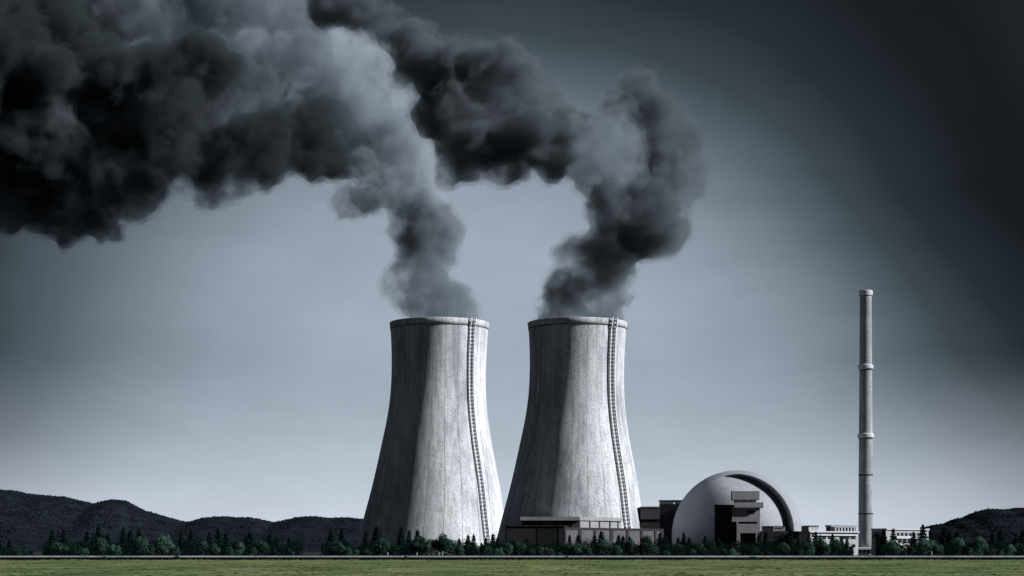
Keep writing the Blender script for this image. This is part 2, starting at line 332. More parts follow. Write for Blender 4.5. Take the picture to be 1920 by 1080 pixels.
# ------------------------------------------------------------------ cooling towers
PROF = [(596, 93.3, 0), (601, 93, 0), (616, 91.4, 0), (640, 90.0, 0), (670, 88.6, -.5), (700, 88.2, -1), (730, 89, -1.7), (760, 91.2, -2.5), (795, 96.2, -3.4), (831, 103, -4.5), (875, 112, -5), (918, 121, -6), (962, 130, -9), (1005, 138.5, -11.5), (1036, 145, -13.5), (1046, 147, -14)]
def smooth_interp(pts, x, k):
    return interp([(p[0], p[k]) for p in pts], x)
def cooling_tower(px, D, label, lad_lab):
    s = D / F; root = empty('cooling_tower', (X(px, D), D, 0), label, 'cooling tower', 'hyperbolic cooling towers')
    ztop = (HOR - 594) / F * (D - 93.3 * s) + CAMZ
    zrim = ztop - 3.45 * s / .2721
    def prof(z):
        y = HOR - (z - CAMZ) / s
        y = max(596, min(1046, y))
        acc = rc = 0
        for dy in (-14, -7, 0, 7, 14):      # smooth the polyline
            acc += smooth_interp(PROF, max(596, min(1046, y + dy)), 1); rc += smooth_interp(PROF, max(596, min(1046, y + dy)), 2)
        return acc / 5 * s, rc / 5 * s
    NS, NV = 144, 90
    vs, fs, uvs = [], [], []
    def ring(z, dr):
        r, c = prof(z); 
        return [(c + (r + dr) * math.sin(2 * math.pi * i / NS), -(r + dr) * math.cos(2 * math.pi * i / NS), z) for i in range(NS)]
    def shell(name, levels, mat):   # levels: (z, dr)
        bm = bmesh.new(); uvl = bm.loops.layers.uv.new('UVMap'); rows = [[bm.verts.new(p) for p in ring(z, dr)] for z, dr in levels]
        for j in range(len(rows) - 1):
            for i in range(NS):
                i2 = (i + 1) % NS
                f = bm.faces.new((rows[j][i], rows[j][i2], rows[j + 1][i2], rows[j + 1][i])); f.smooth = True
                off = 0.5 - 10 / 15.0
                for lp, (ii, jj) in zip(f.loops, ((i, j), (i + 1, j), (i + 1, j + 1), (i, j + 1))):
                    lp[uvl].uv = (ii / NS + off / 24 + 1, levels[jj][0] / ztop)
        return obj(name, bm, mat, root)
    lv = [(zrim * k / NV, 0.0) for k in range(NV + 1)]
    inner = [(ztop - .02 - (ztop - 20) * k / 40, -1.0) for k in range(41)]
    shell('shell', lv, M['tower'])
    # rim band: groove, lip, top, and the inside
    t_ = ztop - zrim
    rim = shell('rim', [(zrim, -.45), (zrim, -.05), (zrim + .02, .16), (zrim + t_ * .5, .2), (ztop - .12, .3), (ztop, .2), (ztop + .01, -.9)] + inner, M['tower'])
    g = shell('joint', [(zrim - .02, .17), (zrim - .0, .24), (zrim + .42, .26), (zrim + .46, .19)], M['line'])
    # ladder
    lad = bpy.data.objects.new('ladder', None); C.objects.link(lad); lad.parent = root; 
    def lp(z, side, out):
        tt = 1 - z / ztop; a = R(43.0 + 4.5 * tt ** 2); r, c = prof(z)
        if z > zrim - .3: out += .5
        n = Vector((math.sin(a), -math.cos(a), 0)); tan = Vector((math.cos(a), math.sin(a), 0))
        return Vector((c, 0, z)) + n * (r + out) + tan * side
    hw = 1.65
    for sd in (-1, 1):
        bm = bmesh.new(); prev = None; zs = [2 + (ztop + .6 - 2) * k / 110 for k in range(111)]
        for z in zs:
            q = [bm.verts.new(lp(z, sd * hw - .26, .55)), bm.verts.new(lp(z, sd * hw + .26, .55)), bm.verts.new(lp(z, sd * hw + .26, 1.15)), bm.verts.new(lp(z, sd * hw - .26, 1.15))]
            if prev:
                for i in range(4): bm.faces.new((prev[i], prev[(i + 1) % 4], q[(i + 1) % 4], q[i]))
            else: bm.faces.new(q)
            prev = q
        bm.faces.new(prev); bmesh.ops.recalc_face_normals(bm, faces=bm.faces)
        obj('rail', bm, M['metal'], lad)
    z = 6.0
    while z < ztop - 1:
        bm = bmesh.new(); vv = []
        for zz in (z, z + .85):
            for sd, out in ((-hw, .15), (hw, .15), (hw, .6), (-hw, .6)): vv.append(bm.verts.new(lp(zz, sd, out)))
        for f in ((0, 1, 2, 3), (4, 5, 6, 7), (0, 1, 5, 4), (1, 2, 6, 5), (2, 3, 7, 6), (3, 0, 4, 7)): bm.faces.new([vv[i] for i in f])
        bmesh.ops.recalc_face_normals(bm, faces=bm.faces); obj('rung', bm, M['rung'], lad)
        z += 1.88 * D / 923
    return root, ztop
cooling_tower(823.7, 1062, 'left one of the two tall concrete cooling towers, with stained concrete and the darker side', None)
cooling_tower(1082.5, 923, 'right one of the two tall cooling towers, standing behind the low flat-roofed hall', None)

# ------------------------------------------------------------------ low hall before the right tower
def foot(pts): return [(X(p, d), d) for p, d in pts]
hall = empty('turbine_hall', (X(1000, 836), 836, 0), 'low long hall with front block painted shade-black and row of grey wall panels before right tower', 'building')
def rel(o): # world-built child under an Empty
    pr = o.parent
    if pr: o.matrix_parent_inverse = __import__('mathutils').Matrix.Translation(-pr.location)
    return o
def W(name, bm, mat, parent): return rel(obj(name, bm, mat, parent))
def box_sub(name, bm, mat, part):   # sub-part under a part placed with a parent inverse
    o_ = obj(name, bm, mat, part); return o_
D1 = 836
z1 = Z(987.6, D1)
blk = W('front_block', prism(foot([(948, D1), (1057.3, D1), (1057.3, D1 + 22), (948, D1 + 22)]), -.1, z1), M['black'], hall)  # front face in shade, painted in as black
w1 = Wall((X(948, D1), D1), (X(1057.3, D1), D1))
def sp(px, wall): return wall.s_of(px)
W('panel', w1.box(sp(950, w1), sp(1003.5, w1), 0, z1 - .9, 0, .15), M['brown'], hall)
W('panel', w1.box(sp(1047.5, w1), sp(1055.5, w1), 0, z1 - .9, 0, .15), M['brown'], hall)
W('panel', w1.box(sp(1007, w1), sp(1043, w1), 0, z1 - .9, 0, .10), M['black'], hall)
W('parapet', prism(foot([(947.4, D1 - .3), (1057.8, D1 - .3), (1057.8, D1 + 22.3), (947.4, D1 + 22.3)]), z1, z1 + .35), M['void_and_shade'], hall)
# panelled wing receding to the right
wa, wb = (X(1057.5, 838), 838.0), (X(1243, 900), 900.0); w2 = Wall(wa, wb); z2 = Z(988.6, 838)
back = [(wb[0] - 5, wb[1] + 8), (wa[0] - 3, wa[1] + 12)]
W('wing', prism([wa, wb] + back, -.1, z2 - .9), M['dim'], hall)
W('wing_fascia', w2.box(-.1, w2.len + .2, z2 - .9, z2, -6, .35), M['brown'], hall)
for a, b in ((1057.5, 1061), (1084.5, 1089), (1113, 1117), (1143, 1149), (1173.5, 1178.5), (1200, 1205), (1226.5, 1230), (1239, 1243)):
    W('pillar', w2.box(sp(a, w2), sp(b, w2), 0, z2 - .9, 0, .4), M['brown'], hall)
# set-back upper storey with pale roof slab
ua, uc, ub = (X(978.5, 850), 850.0), (X(1086.5, 850), 850.0), (X(1164, 874), 874.0)
zs1, zs0 = Z(969, 850), Z(975.8, 850)
W('upper_wall', prism([ua, uc, ub, (ub[0] - 2, 884), (ua[0], 884)], 8, zs0), M['dimmer'], hall)
def off(p, dx, dy): return (p[0] + dx, p[1] + dy)
W('roof_slab', prism([off(ua, -.8, -.9), off(uc, .1, -.9), off(ub, .8, -.7), (ub[0] - 1, 884.5), (ua[0] - .8, 884.5)], zs0, [zs1, zs1, zs1 - .1, zs1, zs1]), M['grey'], hall)
w3, w4 = Wall(ua, uc), Wall(uc, ub)
for px in (995, 1015.5, 1046, 1070): W('post', w3.box(sp(px, w3), sp(px, w3) + .45, 8, zs0, 0, .2), M['black'], hall)
for px in (1104.5, 1122.5, 1142, 1157.5): W('post', w4.box(sp(px, w4), sp(px, w4) + .7, 8, zs0, 0, .2), M['brown'], hall)
# infill panels painted paler to show the return turned to the sun
for a, b in ((1088, 1104), (1107, 1122), (1125, 1141.5), (1144.5, 1157), (1159.5, 1163.5)):
    W('upper_panel', w4.box(sp(a, w4), sp(b, w4), 8, zs0 - .05, 0, .12), M['grey'], hall)

# blocks between the tower and the dome
bk = empty('service_building', (X(1218, 908), 908, 0), 'dark two-tier block filling the gap between right tower and dome', 'building')
D4 = 908
W('upper_tier', prism(foot([(1201, D4), (1237, D4), (1237, D4 + 9), (1201.5, D4 + 9)]), Z(973.5, D4), Z(951, D4)), M['dimmer'], bk)
W('recess', prism(foot([(1202, D4 + .8), (1237, D4 + .8), (1237, D4 + 8), (1202, D4 + 8)]), Z(979.5, D4), Z(973.5, D4)), M['void_and_shade'], bk)
W('lower_tier', prism(foot([(1201, D4), (1237, D4), (1237, D4 + 9), (1201.5, D4 + 9)]), -.1, Z(979.5, D4)), M['brown'], bk)
W('roof_edge', prism(foot([(1200.6, D4 - .3), (1237, D4 - .3), (1237, D4 + 9.3), (1201, D4 + 9.3)]), Z(951, D4), Z(949.6, D4)), M['grey'], bk)
bt = empty('service_tower', (X(1258, 972), 972, 0), 'tall black block with pale strip under its roof, left of the dome', 'building')
D5 = 972
W('wall', prism(foot([(1236, D5), (1284, D5), (1284, D5 + 22), (1237, D5 + 22)]), -.1, Z(945, D5)), M['void_and_shade'], bt)
for a, b in ((1236.5, 1263), (1265, 1283)):
    W('clerestory_panel', prism(foot([(a, D5 + .2), (b, D5 + .2), (b, D5 + 21), (a + .5, D5 + 21)]), Z(945, D5), Z(940, D5)), M['grey'], bt)
W('roof', prism(foot([(1235.4, D5 - .5), (1284, D5 - .5), (1284, D5 + 22.5), (1236, D5 + 22.5)]), Z(940, D5), Z(937.6, D5)), M['brown'], bt)

# ------------------------------------------------------------------ reactor dome with crescent lip
def smooth01(t): t = max(0.0, min(1.0, t)); return t * t * (3 - 2 * t)
def dome():
    D = 948; s = D / F; cx, cz = 1382.0, 1004.0; Ro = 122.0
    root = empty('reactor_dome', (X(cx, D), D, 0), 'large round concrete dome with raised crescent lip along its right side', 'dome')
    RI = [(-60, 85), (0, 86), (12, 87.2), (27.5, 90.3), (46.7, 95.3), (70.6, 103), (90, 109.3), (110.6, 110.9), (130, 111), (180, 111)]
    def front(rho, th):
        ds = Ro * math.sqrt(max(0, 1 - (rho / Ro) ** 2))
        tdeg = th if th <= 180 else th - 360
        k = smooth01((126 - tdeg) / 34.0) * smooth01((tdeg + 75) / 30.0)
        if k <= 0: return ds
        ri = interp(RI, tdeg); drop = 40 * k * smooth01((100 - tdeg) / 60 + .45)
        drop *= 1.0
        if rho <= ri: return ds - drop * (rho / ri) ** 4
        t = (rho - ri) / (Ro - ri)
        return ds - drop * (1 - smooth01(t / (.27 + .10 * smooth01((tdeg - 20) / 60))))
    bm = bmesh.new(); NT_, NR = 260, 150
    rhos = [Ro * math.sin(math.pi / 2 * (i / NR)) for i in range(1, NR + 1)]
    rhos = sorted(set([round(r_, 3) for r_ in rhos] + [80 + .45 * i for i in range(93)]))
    def pt(rho, th, d): a = R(th); return Vector((rho * math.cos(a) * s, -d * s, (HOR - cz) * s + CAMZ + rho * math.sin(a) * s))
    c0 = bm.verts.new(pt(0, 0, front(0, 0))); prev = None
    for rho in rhos:
        row = [bm.verts.new(pt(rho, 360 * i / NT_, front(rho, 360 * i / NT_))) for i in range(NT_)]
        for i in range(NT_):
            j = (i + 1) % NT_
            if prev: bm.faces.new((prev[i], row[i], row[j], prev[j]))
            else: bm.faces.new((c0, row[i], row[j]))
        prev = row
    for rho in reversed([Ro * math.sin(math.pi / 2 * i / 24) for i in range(1, 24)]):
        row = [bm.verts.new(pt(rho, 360 * i / NT_, -Ro * math.sqrt(1 - (rho / Ro) ** 2))) for i in range(NT_)]
        for i in range(NT_):
            j = (i + 1) % NT_; bm.faces.new((prev[i], row[i], row[j], prev[j]))
        prev = row
    bm.faces.new(prev)
    bmesh.ops.recalc_face_normals(bm, faces=bm.faces)
    for f in bm.faces: f.smooth = True
    obj('shell', bm, M['dome'], root)
dome()

# annex in front of the dome
an = empty('dome_annex', (X(1398, 900), 900, 0), 'narrow concrete stair tower with projecting ledges in front of the dome', 'building')
DA = 900
def slab(name, x0, x1, y0, y1, mat, d0=0.0, dep=12.0, par=an, D=DA, skew=0, wall=None):
    if wall: return W(name, wall.box(wall.s_of(x0), wall.s_of(x1), Z(y1, D) if y1 < 1040 else -.1, Z(y0, D), -(d0 + dep), -d0), mat, par)
    return W(name, prism(foot([(x0, D + d0), (x1, D + d0), (x1 + skew, D + d0 + dep), (x0, D + d0 + dep)]), Z(y1, D + d0) if y1 < 1040 else -.1, Z(y0, D + d0)), mat, par)
db = empty('dark_annex', (X(1360, 904), 904, 0), 'flat block painted shade-black against the dome, left of the stair tower', 'building')
slab('wall', 1340, 1381, 948, 1045, M['void_and_shade'], d0=0, dep=14, par=db, D=904)  # shadowed wall, its shade put into the black colour
slab('roof', 1339.5, 1381.5, 946.4, 948, M['black'], d0=-.3, dep=14.6, par=db, D=904)
slab('cap', 1373, 1424, 920.8, 936.6, M['grey'], d0=-1.2, dep=13)
slab('cap_side', 1370.6, 1372.8, 921, 938.2, M['void_and_shade'], d0=-.6, dep=12)  # unlit left side of the cap, painted dark
slab('neck', 1375.5, 1418.5, 936.6, 942, M['grey'], d0=.2)
slab('ledge', 1376.8, 1431.5, 941.8, 951.5, M['grey'], d0=-1.8, dep=13)
slab('upper_wall', 1372.6, 1425, 951.5, 978.2, M['grey'])
slab('window', 1401, 1415, 957, 963, M['glass'], d0=-.12, dep=.3)
slab('slot_wall', 1382, 1425, 978.2, 982.2, M['void_and_shade'], d0=.8, dep=10)
slab('slot_pier', 1381.3, 1384.6, 978.2, 982.2, M['grey'], d0=.0, dep=.7)
slab('slot_pier', 1419.5, 1425, 978.2, 982.2, M['grey'], d0=.0, dep=.7)
slab('lintel', 1381.3, 1425, 982.2, 999.5, M['grey'])
slab('pier', 1381.3, 1388, 999.5, 1045, M['grey'])
slab('pier', 1417.3, 1425, 999.5, 1045, M['grey'])
slab('doorway', 1388, 1417.3, 999.5, 1045, M['void_and_shade'], d0=2.5, dep=9)

# ------------------------------------------------------------------ low blocks right of the dome
def win(par, wall, a, b, y0, y1, D, mat='glass', name='window', out=.06):
    return W(name, wall.box(wall.s_of(a), wall.s_of(b), Z(y1, D), Z(y0, D), -.3, out), M[mat], par)
DB = 904
bb = empty('workshop', (X(1470, DB), DB, 0), 'dark brown flat-roofed workshop right of the dome entrance', 'building')
slab('wall', 1427, 1516.5, 996, 1045, M['brown'], par=bb, D=DB, dep=11)
slab('roof_block', 1428.5, 1450.5, 987, 995.9, M['brown'], par=bb, D=DB, d0=.6, dep=9)
slab('roof_block', 1451, 1472.5, 988.5, 995.9, M['grey'], par=bb, D=DB, d0=.8, dep=8)
slab('roof_cap', 1428, 1472.8, 986.2, 987.6, M['line'], par=bb, D=DB, d0=.4, dep=9.6)
win(bb, Wall((X(1427, DB), DB), (X(1516, DB), DB)), 1451, 1463, 1004.5, 1009.2, DB, 'void_and_shade')

DC = 905
ob_ = empty('office_building', (X(1560, DC), DC, 0), 'white office building with rooftop storey of dark windows, left of the chimney', 'building')
ANG = R(33)
wc = Wall((X(1516, DC), DC), (X(1516, DC) + math.cos(ANG), DC + math.sin(ANG)))
slab('wall', 1516, 1609, 1000, 1045, M['white'], par=ob_, D=DC, wall=wc, dep=10)
slab('roof', 1515, 1609, 995.8, 998.2, M['pale'], par=ob_, D=DC, wall=wc, d0=-1.2, dep=11)
slab('fascia', 1519, 1609, 998.2, 1000, M['brown'], par=ob_, D=DC, wall=wc, d0=-.2, dep=10)
slab('ledge', 1524, 1606, 1001.2, 1004.2, M['pale'], par=ob_, D=DC, wall=wc, d0=-.9, dep=1.2)
for a, b in ((1541.5, 1549), (1552, 1558), (1573.5, 1592.5), (1595, 1604)): win(ob_, wc, a, b, 1005, 1010.6, DC)
for a, b in ((1530, 1546), (1552, 1568), (1598, 1604)): win(ob_, wc, a, b, 1020, 1026, DC)
slab('side_block', 1502.5, 1516.2, 986, 996, M['brown'], par=ob_, D=DC, d0=-10, dep=8)  # shaded left side of the corner block, painted dark
slab('front_block', 1516.4, 1535, 987.6, 995.6, M['white'], par=ob_, D=DC, wall=wc, d0=0, dep=4)
slab('block_roof', 1516.4, 1535.5, 985.2, 987.4, M['line'], par=ob_, D=DC, wall=wc, d0=-.2, dep=4.4)
# rooftop storey
slab('storey', 1560, 1608, 988.5, 995.8, M['void_and_shade'], par=ob_, D=DC, wall=wc, d0=1.2, dep=3)
slab('storey_end', 1559, 1566, 985, 995.7, M['black'], par=ob_, D=DC, wall=wc, d0=.6, dep=3.4)
slab('storey_roof', 1559, 1609, 984, 987.6, M['grey'], par=ob_, D=DC, wall=wc, d0=.2, dep=4.5)
for i in range(7):
    a = 1567.5 + i * 5.9; slab('mullion', a, a + 2.6, 989.3, 995.7, M['white'], par=ob_, D=DC, wall=wc, d0=.7, dep=.6)

DD = 886
ab = empty('administration_building', (X(1695, DD), DD, 0), 'white two-storey building partly hidden by conifers right of the chimney', 'building')
wd = Wall((X(1661, DD), DD), (X(1661, DD) + math.cos(ANG), DD + math.sin(ANG)))
slab('wall', 1661, 1741, 993.5, 1045, M['white'], par=ab, D=DD, wall=wd, dep=10)
0 and slab('side_wall', 1650.5, 1660.8, 991.5, 1045, M['brown'], par=ab, D=DD, d0=-.6, dep=14)
slab('low_wing', 1636.5, 1642, 997, 1045, M['brown'], par=ab, D=DD, d0=1, dep=12)
slab('roof', 1660.9, 1741.5, 990.6, 993.4, M['pale'], par=ab, D=DD, wall=wd, d0=-.6, dep=11)
for a in range(6): win(ab, wd, 1681.5 + a * 7.6, 1686.5 + a * 7.6, 999, 1004.6, DD)
for a in range(4): win(ab, wd, 1683.5 + a * 9.5, 1690.5 + a * 9.5, 1011.5, 1017.5, DD)
slab('ledge', 1680, 1734, 1005.2, 1009.6, M['pale'], par=ab, D=DD, wall=wd, d0=-.7, dep=1.0)
slab('ledge', 1680, 1734, 1018, 1022.4, M['pale'], par=ab, D=DD, wall=wd, d0=-.7, dep=1.0)

# ------------------------------------------------------------------ chimney
DCH = 960; s_ = DCH / F
ch = empty('chimney', (X(1623.2, DCH), DCH, 0), 'tall slender concrete chimney with two projecting collars', 'chimney')
def lathe(name, prof, mat, par, seg=48, smooth=True, caps=True):
    bm = bmesh.new(); prev = None
    for r_, z in prof:
        row = [bm.verts.new((r_ * math.cos(2 * math.pi * i / seg), r_ * math.sin(2 * math.pi * i / seg), z)) for i in range(seg)]
        if prev:
            for i in range(seg):
                f = bm.faces.new((prev[i], prev[(i + 1) % seg], row[(i + 1) % seg], row[i])); f.smooth = smooth
        elif caps: bm.faces.new(row[::-1])
        prev = row
    if caps: bm.faces.new(prev)
    o = obj(name, bm, mat, par)
    return o
def rch(y): return interp([(545, 10.8), (690, 11.7), (820, 12.6), (1026, 13.6), (1045, 13.8)], y) * s_
def zc(y): return Z(y, DCH)
lathe('shaft', [(rch(y), zc(y)) for y in range(1026, 552, -6)] + [(rch(552), zc(552))], M['chimney'], ch)
lathe('cap', [(rch(545), zc(554.5)), (13.0 * s_, zc(554.2)), (13.0 * s_, zc(546.2)), (12.2 * s_, zc(545)), (9.5 * s_, zc(545)), (9.2 * s_, zc(550))], M['pale'], ch, smooth=False)
for yc, rr_ in ((688, 14.2), (817, 15.0)):
    lathe('collar', [(rch(yc) * .99, zc(yc + 5.5)), (rr_ * s_ * .96, zc(yc + 3.8)), (rr_ * s_, zc(yc + 3.0)), (rr_ * s_, zc(yc - 2.4)), (rr_ * s_ * .97, zc(yc - 3.4)), (rch(yc) * .99, zc(yc - 4.6))], M['pale'], ch, smooth=False)
    lathe('collar_joint', [(rch(yc) * 1.0, zc(yc + 7)), (rch(yc) + .12, zc(yc + 6.8)), (rch(yc) + .12, zc(yc + 5.2)), (rch(yc) * 1.0, zc(yc + 5))], M['line'], ch)
for yc in (890.5, 963):
    lathe('band', [(rch(yc) * 1.0, zc(yc + 1.6)), (rch(yc) + .18, zc(yc + 1.2)), (rch(yc) + .18, zc(yc - .9)), (rch(yc) * 1.0, zc(yc - 1.2))], M['line'], ch)
slab('plinth', 1606.5, 1647, 1026.6, 1030.2, M['pale'], par=ch, D=DCH, d0=-5.5, dep=11)
slab('plinth_wall', 1609, 1645, 1030.2, 1045, M['white'], par=ch, D=DCH, d0=-4.0, dep=8)
for a in (1611, 1618.5, 1626, 1633.5, 1640):
    slab('vent', a, a + 3.6, 1031.3, 1037, M['brown'], par=ch, D=DCH, d0=-4.1, dep=.5)

# ------------------------------------------------------------------ trees
def tri_mesh(name, tris):
    vs, fs = [], []
    for t_ in tris:
        k = len(vs); vs += t_; fs.append(tuple(range(k, k + len(t_))))
    return mesh_from(name, vs, fs)
def conifer_crown(seed):    # unit tree: height 1, radius about .22 at the foot
    r_ = random.Random(seed); tris = []; tiers = r_.randint(9, 12); lean = r_.uniform(-.02, .02)
    for k in range(tiers):
        f = k / tiers; zc_ = .09 + .88 * f; rad = .235 * (1 - f) ** .8 + .02; rad *= r_.uniform(.82, 1.15)
        nb = int(10 + 12 * (1 - f))
        for b in range(nb):
            a = r_.uniform(0, 2 * math.pi); L = rad * r_.uniform(.55, 1.15); droop = L * r_.uniform(.15, .5)
            ca, sa = math.cos(a), math.sin(a)
            for q in range(7):
                g = (q + .6) / 7; cxp = ca * L * g + lean * zc_; cyp = sa * L * g; cz_ = zc_ - droop * g * g + r_.uniform(-.012, .012)
                w_ = .044 * (1.25 - g) + .012; ln_ = L * .26 + .01
                t1 = Vector((-sa, ca, r_.uniform(-.3, .3))) * w_
                p = Vector((cxp, cyp, cz_)); d = Vector((ca, sa, -.55 + r_.uniform(-.3, .3))) * ln_
                tris.append([p - t1, p + t1, p + d * .8 + Vector((0, 0, r_.uniform(-.02, .005)))])
    for i in range(700):     # inner needles
        f = r_.random(); rad = .17 * (1 - f) ** .85 * math.sqrt(r_.random()); a = r_.uniform(0, 6.283)
        p = Vector((math.cos(a) * rad, math.sin(a) * rad, .06 + .9 * f)); s1 = .032
        tris.append([p + Vector([r_.uniform(-s1, s1) for _ in range(3)]) for _ in range(3)])
    tris.append([Vector((-.008, 0, .93)), Vector((.008, 0, .93)), Vector((lean, 0, 1.0))])
    return tri_mesh('crown', tris)
def round_crown(seed):      # unit tree: height 1, crown radius about .5
    r_ = random.Random(seed); tris = []; lobes = []
    for i in range(r_.randint(11, 15)):
        a = r_.uniform(0, 6.283); h = r_.random(); rad = .34 * math.sqrt(max(0, 1 - (h * .95) ** 2.2)) * r_.uniform(.5, 1.05)
        lobes.append((Vector((math.cos(a) * rad, math.sin(a) * rad, .24 + .58 * h)), r_.uniform(.13, .21)))
    lobes.append((Vector((0, 0, .5)), .30))
    for c, lr in lobes:
        for j in range(int(230 * (lr / .18) ** 2)):
            d = Vector((r_.gauss(0, 1), r_.gauss(0, 1), r_.gauss(0, 1))).normalized()
            if d.z < -.4 and r_.random() < .6: continue
            p = c + d * lr * r_.uniform(.78, 1.12)
            if p.z < .02: continue
            n_ = (d + Vector((r_.gauss(0, .45), r_.gauss(0, .45), r_.gauss(0, .45)))).normalized(); t1 = n_.orthogonal().normalized(); t2 = n_.cross(t1)
            s1 = r_.uniform(.016, .034); k_ = r_.uniform(0, 6.28)
            tris.append([p + (t1 * math.cos(k_ + q) + t2 * math.sin(k_ + q)) * s1 for q in (0, 1.7, 3.3, 4.8)])
    return tri_mesh('crown', tris)
def trunk_mesh(h, r0, limbs, seed):
    r_ = random.Random(seed); vs, fs = [], []
    def tube(a, b, ra, rb, n=7):
        a, b = Vector(a), Vector(b); ax = (b - a).normalized(); u_ = ax.orthogonal().normalized(); v_ = ax.cross(u_); k = len(vs)
        for p, q in ((a, ra), (b, rb)):
            for i in range(n): vs.append(p + (u_ * math.cos(6.283 * i / n) + v_ * math.sin(6.283 * i / n)) * q)
        for i in range(n): fs.append((k + i, k + (i + 1) % n, k + n + (i + 1) % n, k + n + i))
    tube((0, 0, -.02), (0, 0, h * .5), r0, r0 * .7); tube((0, 0, h * .5), (0, 0, h), r0 * .7, r0 * .25)
    for i in range(limbs):
        a = 6.283 * i / max(1, limbs) + r_.uniform(-.4, .4); z0 = h * r_.uniform(.45, .8); tube((0, 0, z0), (math.cos(a) * .25, math.sin(a) * .25, z0 + .22), r0 * .4, r0 * .12, 5)
    return mesh_from('trunk', vs, fs, True)
CON = [conifer_crown(100 + i) for i in range(7)]; RND = [round_crown(200 + i) for i in range(8)]
CT = trunk_mesh(.9, .014, 0, 1); RT = [trunk_mesh(.6, .03, 5, 2 + i) for i in range(2)]
for me in CON: me.materials.append(M['conifer'])
RND2 = [m_.copy() for m_ in RND]
for me in RND: me.materials.append(M['leaf'])
for me in RND2: me.materials.append(M['leaf2'])
CT.materials.append(M['bark']); [m_.materials.append(M['bark']) for m_ in RT]

conifers = [(0, 1012), (17.5, 1010), (98, 993), (119, 991), (163, 995), (174, 1003), (185, 982), (202.5, 1000), (232, 987), (245, 994), (261, 993), (340, 998), (358, 991), (392.5, 997), (409, 988), (423, 999),
    (460, 1002), (469, 995), (505, 1001), (518, 1007), (541, 1008), (620, 993), (641, 990), (686, 996), (705, 986), (752.5, 987), (767, 994), (782.5, 993), (861, 1009), (877.5, 1002), (888, 1001), (903, 1017),
    (911, 1007), (924, 1000), (933, 1007), (962, 1012), (988, 1009), (1009, 1018), (1068, 1002), (1084, 1002), (1115, 1003), (1127, 995), (1160, 1002), (1168, 1004), (1180, 1005), (1237, 998), (1246, 1002),
    (1272, 1007), (1282, 997), (1292.5, 1007), (1322, 1004), (1347, 1008), (1372, 1017), (1423, 998), (1436, 996), (1467, 1000), (1482, 990), (1497, 1008), (1517, 999), (1530, 996), (1538, 1002), (1561, 1000), (1578, 1006),
    (1588, 1009), (1657, 991), (1675, 990), (1713, 996), (1730, 983), (1748, 1001), (1771, 988), (1781, 995), (1795, 994), (1862, 992), (1876, 992), (1905, 999), (1917, 993)]
rounds = [(33, 1030, 9), (50, 1033, 7), (107, 1016, 20), (145, 1022, 11), (158, 1027, 10), (190, 1008, 16), (215, 1020, 12), (265, 1005, 14), (282, 1020, 10), (305, 1003, 19), (330, 1026, 13), (382, 1015, 12), (400, 1018, 14), (430, 1026, 11),
    (448, 1016, 14), (475, 1026, 9), (490, 1013, 17), (517, 1030, 9), (544, 1029, 9), (558, 1031, 8), (632, 1015, 19), (652, 1026, 11), (667, 1030, 9), (685, 1027, 12), (715, 1008, 18), (740, 1022, 11), (787, 1005, 17), (808, 1010, 13),
    (831, 1000, 21), (848, 1014, 12), (862, 1023, 13), (890, 1026, 10), (913, 1020, 13), (935, 1026, 11), (953, 1018, 12), (975, 1015, 14), (997, 1027, 10), (1015, 1026, 10), (1028, 1026, 11), (1047, 1035, 9), (1077, 1017, 16), (1102, 1027, 11),
    (1135, 1011, 15), (1156, 1022, 10), (1183, 1008, 13), (1212, 1005, 17), (1228, 1025, 12), (1248, 1033, 9), (1273, 1019, 12), (1297, 1027, 9), (1310, 1018, 14), (1333, 1017, 13), (1357, 1028, 10), (1373, 1027, 9), (1413, 1025, 15), (1440, 1033, 9),
    (1472, 1017, 14), (1498, 1027, 11), (1517, 1016, 13), (1544, 1012, 15), (1568, 1007, 13), (1592, 1027, 11), (1668, 1014, 21), (1694, 1030, 8), (1707, 1023, 11), (1738, 1009, 19), (1757, 1018, 12), (1796, 1007, 16), (1815, 1017, 13), (1834, 1004, 18),
    (1854, 1025, 13), (1874, 1028, 11), (1893, 1020, 12), (1911, 1018, 15)]
ZONES = [(-20, 60, 'below the far left end of the hills'), (60, 225, 'below the rounded hilltop at left'), (225, 345, 'below the long slope right of the rounded hilltop'), (345, 600, 'below the low ridge left of the towers'),
    (600, 672, 'in the clump just left of the towers'), (672, 800, 'before the shaded side of the left tower'), (800, 945, 'before the sunlit side of the left tower'), (945, 1058, 'before the shade-black hall block'),
    (1058, 1150, 'before the left half of the panelled wall'), (1150, 1255, 'before the right half of the panelled wall'), (1255, 1338, 'before the shaded left part of the dome'), (1338, 1430, 'before the dome stair tower'),
    (1430, 1522, 'before the brown workshop'), (1522, 1606, 'before the white office building'), (1606, 1745, 'before the building right of the chimney'), (1745, 1830, 'below the slope of the right-hand hill'), (1830, 1930, 'at the right edge below the hilltop')]
ORD = ['first', 'second', 'third', 'fourth', 'fifth', 'sixth', 'seventh', 'eighth', 'ninth', 'tenth', 'eleventh', 'twelfth', 'thirteenth']
def zone(px):
    for a, b, t_ in ZONES:
        if a <= px < b: return (a, b, t_)
rt = random.Random(77)
